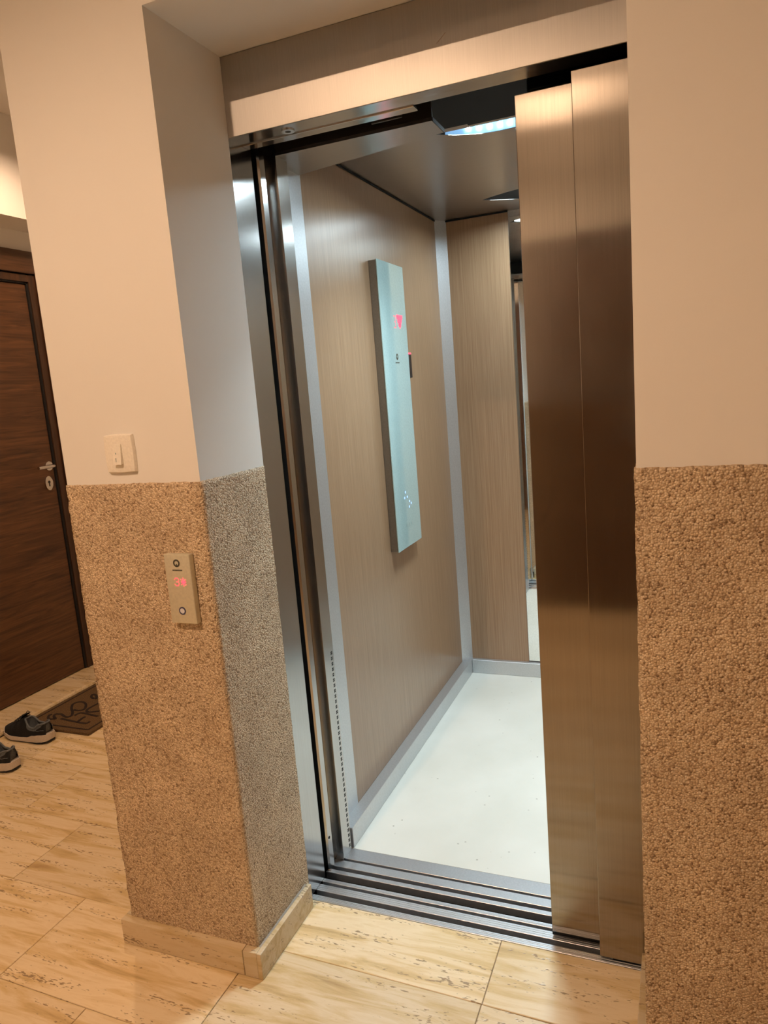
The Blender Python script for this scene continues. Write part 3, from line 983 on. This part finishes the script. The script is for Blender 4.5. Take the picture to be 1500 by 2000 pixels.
# ------------------------------------------------------------------ doormat
mt = empty('doormat', (-1.66, 1.26, 0), 'brown coir doormat with black scrollwork and border against the threshold', 'doormat')
mp_ = MB().box(-1.866, -1.468, 0.922, 1.60, 0.0006, 0.0125, 0.003, 2)
mat_pile = mp_.build('mat_pile', M['coir'], mt)
MB().ribbon([(-1.845, 0.951), (-1.497, 0.951)], 0.0042, 0.0122, 0.0136).ribbon([(-1.497, 0.951), (-1.497, 1.57)], 0.0042, 0.0122, 0.0136).ribbon(
    [(-1.497, 1.57), (-1.845, 1.57)], 0.0042, 0.0122, 0.0136).ribbon([(-1.845, 1.57), (-1.845, 0.951)], 0.0042, 0.0122, 0.0136).build('printed_border', M['mat_print'], mat_pile)
STROKES = [
    [(-1.719, 1.014), (-1.666, 1.007), (-1.614, 1.002), (-1.558, 1.001), (-1.553, 1.021)],
    [(-1.611, 1.01), (-1.616, 1.036), (-1.615, 1.057)],
    [(-1.803, 1.042), (-1.807, 1.029), (-1.791, 1.007), (-1.773, 0.997), (-1.759, 1.0), (-1.744, 1.006), (-1.774, 1.025), (-1.785, 1.046),
     (-1.769, 1.049), (-1.756, 1.052), (-1.716, 1.035), (-1.696, 1.036), (-1.693, 1.052), (-1.718, 1.084), (-1.752, 1.111), (-1.786, 1.153),
     (-1.781, 1.18), (-1.753, 1.186), (-1.714, 1.164), (-1.684, 1.121), (-1.702, 1.102), (-1.733, 1.105)],
    [(-1.677, 1.055), (-1.669, 1.085), (-1.61, 1.08), (-1.555, 1.073)],
    [(-1.661, 1.2), (-1.667, 1.154), (-1.663, 1.116), (-1.635, 1.1), (-1.591, 1.122)],
    [(-1.728, 1.232), (-1.754, 1.242), (-1.773, 1.265), (-1.77, 1.274), (-1.741, 1.261), (-1.714, 1.23)],
]
for st in STROKES:
    MB().ribbon(catmull(st, 5), 0.0060, 0.0122, 0.0138).build('printed_stroke', M['mat_print'], mat_pile)


# ------------------------------------------------------------------ shoes
def shoe(name, heel, ang, label, side):
    """runner built heel at u=0, toe at u=1; length 0.285 m"""
    L = 0.285
    root = empty(name, (heel[0], heel[1], 0), label, 'shoe', 'pair of trainers by the door')
    ca, sa = math.cos(ang), math.sin(ang)

    def W(u, v, z):                      # u along the shoe in metres, v across
        return (heel[0] + u * ca - v * sa, heel[1] + u * sa + v * ca, z)

    def lerp(tab, t):
        for (a, x), (b, y) in zip(tab, tab[1:]):
            if t <= b:
                k = (t - a) / (b - a); k = k * k * (3 - 2 * k)
                return x + (y - x) * k
        return tab[-1][1]
    half = [(0, 0.019), (0.05, 0.031), (0.16, 0.037), (0.35, 0.036), (0.5, 0.039), (0.7, 0.048), (0.85, 0.043), (0.95, 0.028), (1.0, 0.010)]
    curve = [(0, 0), (0.5, 0.004), (1.0, -0.010)]
    lo = [(0, 0.006), (0.06, 0.0015), (0.15, 0.0), (0.75, 0.0), (0.9, 0.006), (1.0, 0.020)]
    solt = [(0, 0.042), (0.10, 0.042), (0.22, 0.037), (0.36, 0.025), (0.5, 0.023), (0.7, 0.024), (0.9, 0.026), (1.0, 0.032)]
    NS = 34
    # sole: outsole + midsole
    for nm, mk, za, zb, grow in (('outsole', 'outsole', 0.0, 0.22, 0.002), ('midsole', 'midsole', 0.22, 1.0, 0.005)):
        mb = MB(); bm = mb.bm; prev = None
        for i in range(NS + 1):
            t = i / NS
            h = lerp(half, t) + grow; c = lerp(curve, t) * side
            b, tp = lerp(lo, t), lerp(solt, t)
            u = t * L + (-0.004 if i == 0 else (0.004 if i == NS else 0))
            z0 = b + (tp - b) * za; z1 = b + (tp - b) * zb
            prof = [(-h * 0.94, z0), (-h, z0 + (z1 - z0) * 0.45), (-h * 0.96, z1), (h * 0.96, z1), (h, z0 + (z1 - z0) * 0.45), (h * 0.94, z0)]
            ringv = [bm.verts.new(W(u, c + v, z)) for v, z in prof]
            if prev:
                for k in range(6):
                    bm.faces.new((prev[k], prev[(k + 1) % 6], ringv[(k + 1) % 6], ringv[k]))
            else:
                bm.faces.new(ringv)
            prev = ringv
        bm.faces.new(prev)
        smooth_by_angle(mb.build(nm, M[mk], root), 60)
    # upper: outer shell with an ankle opening
    top = [(0, 0.086), (0.04, 0.090), (0.09, 0.087), (0.20, 0.068), (0.29, 0.070), (0.40, 0.098), (0.46, 0.104), (0.56, 0.086), (0.72, 0.064), (0.88, 0.052), (0.97, 0.040), (1.0, 0.033)]
    T0, T1 = 0.005, 0.44                  # opening from heel collar to tongue
    K = 12
    outer, inner = [], []
    rimL, rimR = [], []
    for i in range(NS + 1):
        t = i / NS
        h = lerp(half, t); c = lerp(curve, t) * side
        zb = lerp(solt, t) - 0.004; zt = lerp(top, t)
        u = t * L
        opn = 0.0
        if T0 < t < T1:
            q = (t - T0) / (T1 - T0)
            opn = 0.030 * math.sqrt(max(0.0, 1 - (2 * q - 1) ** 2)) * (1.0 if q < 0.6 else 1.0)
        row = []
        for s_ in (-1, 1):
            side_pts = []
            for k in range(K + 1):
                a = (k / K) * math.pi / 2
                lean = 0.10 if t < 0.45 else 0.0
                v = (h * (1 - lean * math.sin(a))) * math.cos(a) ** (0.42 if t < 0.45 else 0.62)
                z = zb + (zt - zb) * math.sin(a) ** (1.15 if t < 0.45 else 0.95)
                v = max(v, opn)
                side_pts.append((s_ * v, z))
            row.append(side_pts)
        prof = row[0] + row[1][::-1]
        outer.append([W(u, c + v, z) for v, z in prof])
        if opn > 0:
            rimL.append(W(u, c - opn, zt)); rimR.append(W(u, c + opn, zt))
        inner.append((u, c, h, zb, zt, opn))
    mb = MB(); bm = mb.bm; prev = None
    for i, pr in enumerate(outer):
        vs = [bm.verts.new(p) for p in pr]
        if prev:
            for k in range(len(vs) - 1):
                if k == K and inner[i][5] > 0 or k == K and inner[i - 1][5] > 0:
                    continue
                bm.faces.new((prev[k], prev[k + 1], vs[k + 1], vs[k]))
        prev = vs
    bmesh.ops.remove_doubles(bm, verts=bm.verts[:], dist=1e-5)
    up = mb.build('upper', M['knit'], root, smooth=True)
    # lining: bowl that drops from the collar to the insole
    mb = MB(); bm = mb.bm; prev = None
    for u, c, h, zb, zt, opn in inner:
        if opn <= 0: continue
        prof = [(-opn, zt), (-min(h - 0.006, opn + 0.005), zt - 0.022), (-(h - 0.006), zb + 0.022), (-(h - 0.012), zb + 0.010),
                ((h - 0.012), zb + 0.010), ((h - 0.006), zb + 0.022), (min(h - 0.006, opn + 0.005), zt - 0.022), (opn, zt)]
        vs = [bm.verts.new(W(u, c + v, z)) for v, z in prof]
        if prev:
            for k in range(7):
                bm.faces.new((prev[k], prev[k + 1], vs[k + 1], vs[k]))
        else:
            bm.faces.new(vs)
        prev = vs
    bm.faces.new(prev)
    mb.build('lining', M['lining'], root, smooth=True)
    rim = rimL + rimR[::-1]
    smooth_by_angle(MB().tube(rim, 0.0042, 8, closed=True).build('collar', M['lining'], root), 80)
    # tongue and its pull loop
    mb = MB(); bm = mb.bm
    uT = T1 * L
    rows = []
    for q in range(7):
        t = q / 6
        uu = uT - 0.010 + 0.055 * t; zz = 0.122 - 0.032 * t - 0.006 * t * t
        rows.append([bm.verts.new(W(uu, lerp(curve, 0.45) * side + s_ * (0.021 - 0.003 * t), zz - abs(s_) * 0.004)) for s_ in (-1, -0.5, 0, 0.5, 1)])
    for A, B in zip(rows, rows[1:]):
        for k in range(4): bm.faces.new((A[k], A[k + 1], B[k + 1], B[k]))
    g = bmesh.ops.solidify(bm, geom=bm.faces[:], thickness=0.004)
    mb.build('tongue', M['overlay'], root, smooth=True)
    cc = lerp(curve, 0.45) * side
    MB().tube([W(uT - 0.010, cc - 0.005, 0.116), W(uT - 0.016, cc - 0.005, 0.124), W(uT - 0.014, cc, 0.131), W(uT - 0.010, cc + 0.005, 0.126), W(uT - 0.008, cc + 0.005, 0.116)], 0.0019, 6).build('pull_loop', M['overlay'], root)
    # laces
    for q in range(4):
        uu = uT + 0.010 + q * 0.017; zz = 0.112 - q * 0.0100
        MB().tube([W(uu, cc - 0.026, zz - 0.012), W(uu + 0.004, cc - 0.010, zz - 0.001), W(uu + 0.004, cc + 0.010, zz - 0.001), W(uu, cc + 0.026, zz - 0.012)], 0.0024, 6).build('lace', M['overlay'], root)
    # heel counter seam
    seam = []
    for i in range(0, 13):
        t = 0.02 + 0.018 * i
        h = lerp(half, t); c = lerp(curve, t) * side
        seam.append((t * L, c, h, 0.062 + 0.002 * math.sin(i)))
    for s_ in (-1, 1):
        MB().tube([W(u, c + s_ * (h * 0.975 + 0.0004), z) for u, c, h, z in seam], 0.0011, 6).build('heel_seam', M['lining'], root)
    return root


shoe('running_shoe', (-1.600, 0.840), math.pi - 0.06, 'black trainer with pale sole, the one beside the doormat', 1)
shoe('running_shoe', (-1.548, 0.612), math.pi - 0.02, 'black trainer with pale sole, half cut off by the picture edge', -1)


# ------------------------------------------------------------------ hall ceiling spots
def spot(loc, label, power):
    x, y = loc
    r = empty('ceiling_spot', (x, y, HC), label, 'ceiling lamp', 'hall ceiling spots')
    MB().ring((x, y), 0.050, 0.056, 'z', HC - 0.045, HC - 0.0005, 32).build('can', M['lamp_white'], r, smooth=False)
    MB().sphere((x, y, HC - 0.014), 0.012, u=14, v=10).build('bulb', M['bulb'], r, smooth=True)
    ld = bpy.data.lights.new('spot_light', 'AREA')
    ld.shape = 'DISK'; ld.size = 0.05
    ld.energy = power; ld.color = WARM
    lo_ = bpy.data.objects.new('spot_light', ld); COL.objects.link(lo_)
    lo_.parent = r; lo_.location = (0, 0, -0.0275)
    return r


spot((-0.12, -1.45), 'warm ceiling spot in the hall in front of the lift', HALL_LAMP_W * 1.85)
spot((-1.35, 1.10), 'warm ceiling spot above the apartment door corridor', HALL_LAMP_W * 0.85)


# frosted dome lamp behind the viewer, mirrored in the top of the steel leaves
dm = empty('dome_lamp', (0.35, -2.06, HC), 'frosted dome lamp on the hall ceiling facing the lift', 'ceiling lamp')
mb = MB(); bm = mb.bm
prev = None
for j in range(9):
    a = j / 8 * math.pi / 2
    rr, zz = 0.15 * math.cos(a), HC - 0.012 - 0.10 * math.sin(a)
    row = [bm.verts.new((0.35 + rr * math.cos(2 * math.pi * k / 28), -2.06 + rr * math.sin(2 * math.pi * k / 28), zz)) for k in range(28)] if j < 8 else [bm.verts.new((0.35, -2.06, zz))]
    if prev:
        for k in range(28):
            if len(row) > 1: bm.faces.new((prev[k], prev[(k + 1) % 28], row[(k + 1) % 28], row[k]))
            else: bm.faces.new((prev[k], prev[(k + 1) % 28], row[0]))
    prev = row
mb.build('dome', emit('dome_glass', WARM, 11.0), dm, smooth=True)
MB().cyl((0.35, -2.06), 0.16, 'z', HC - 0.012, HC - 0.0005, 32).build('dome_base', M['lamp_white'], dm)
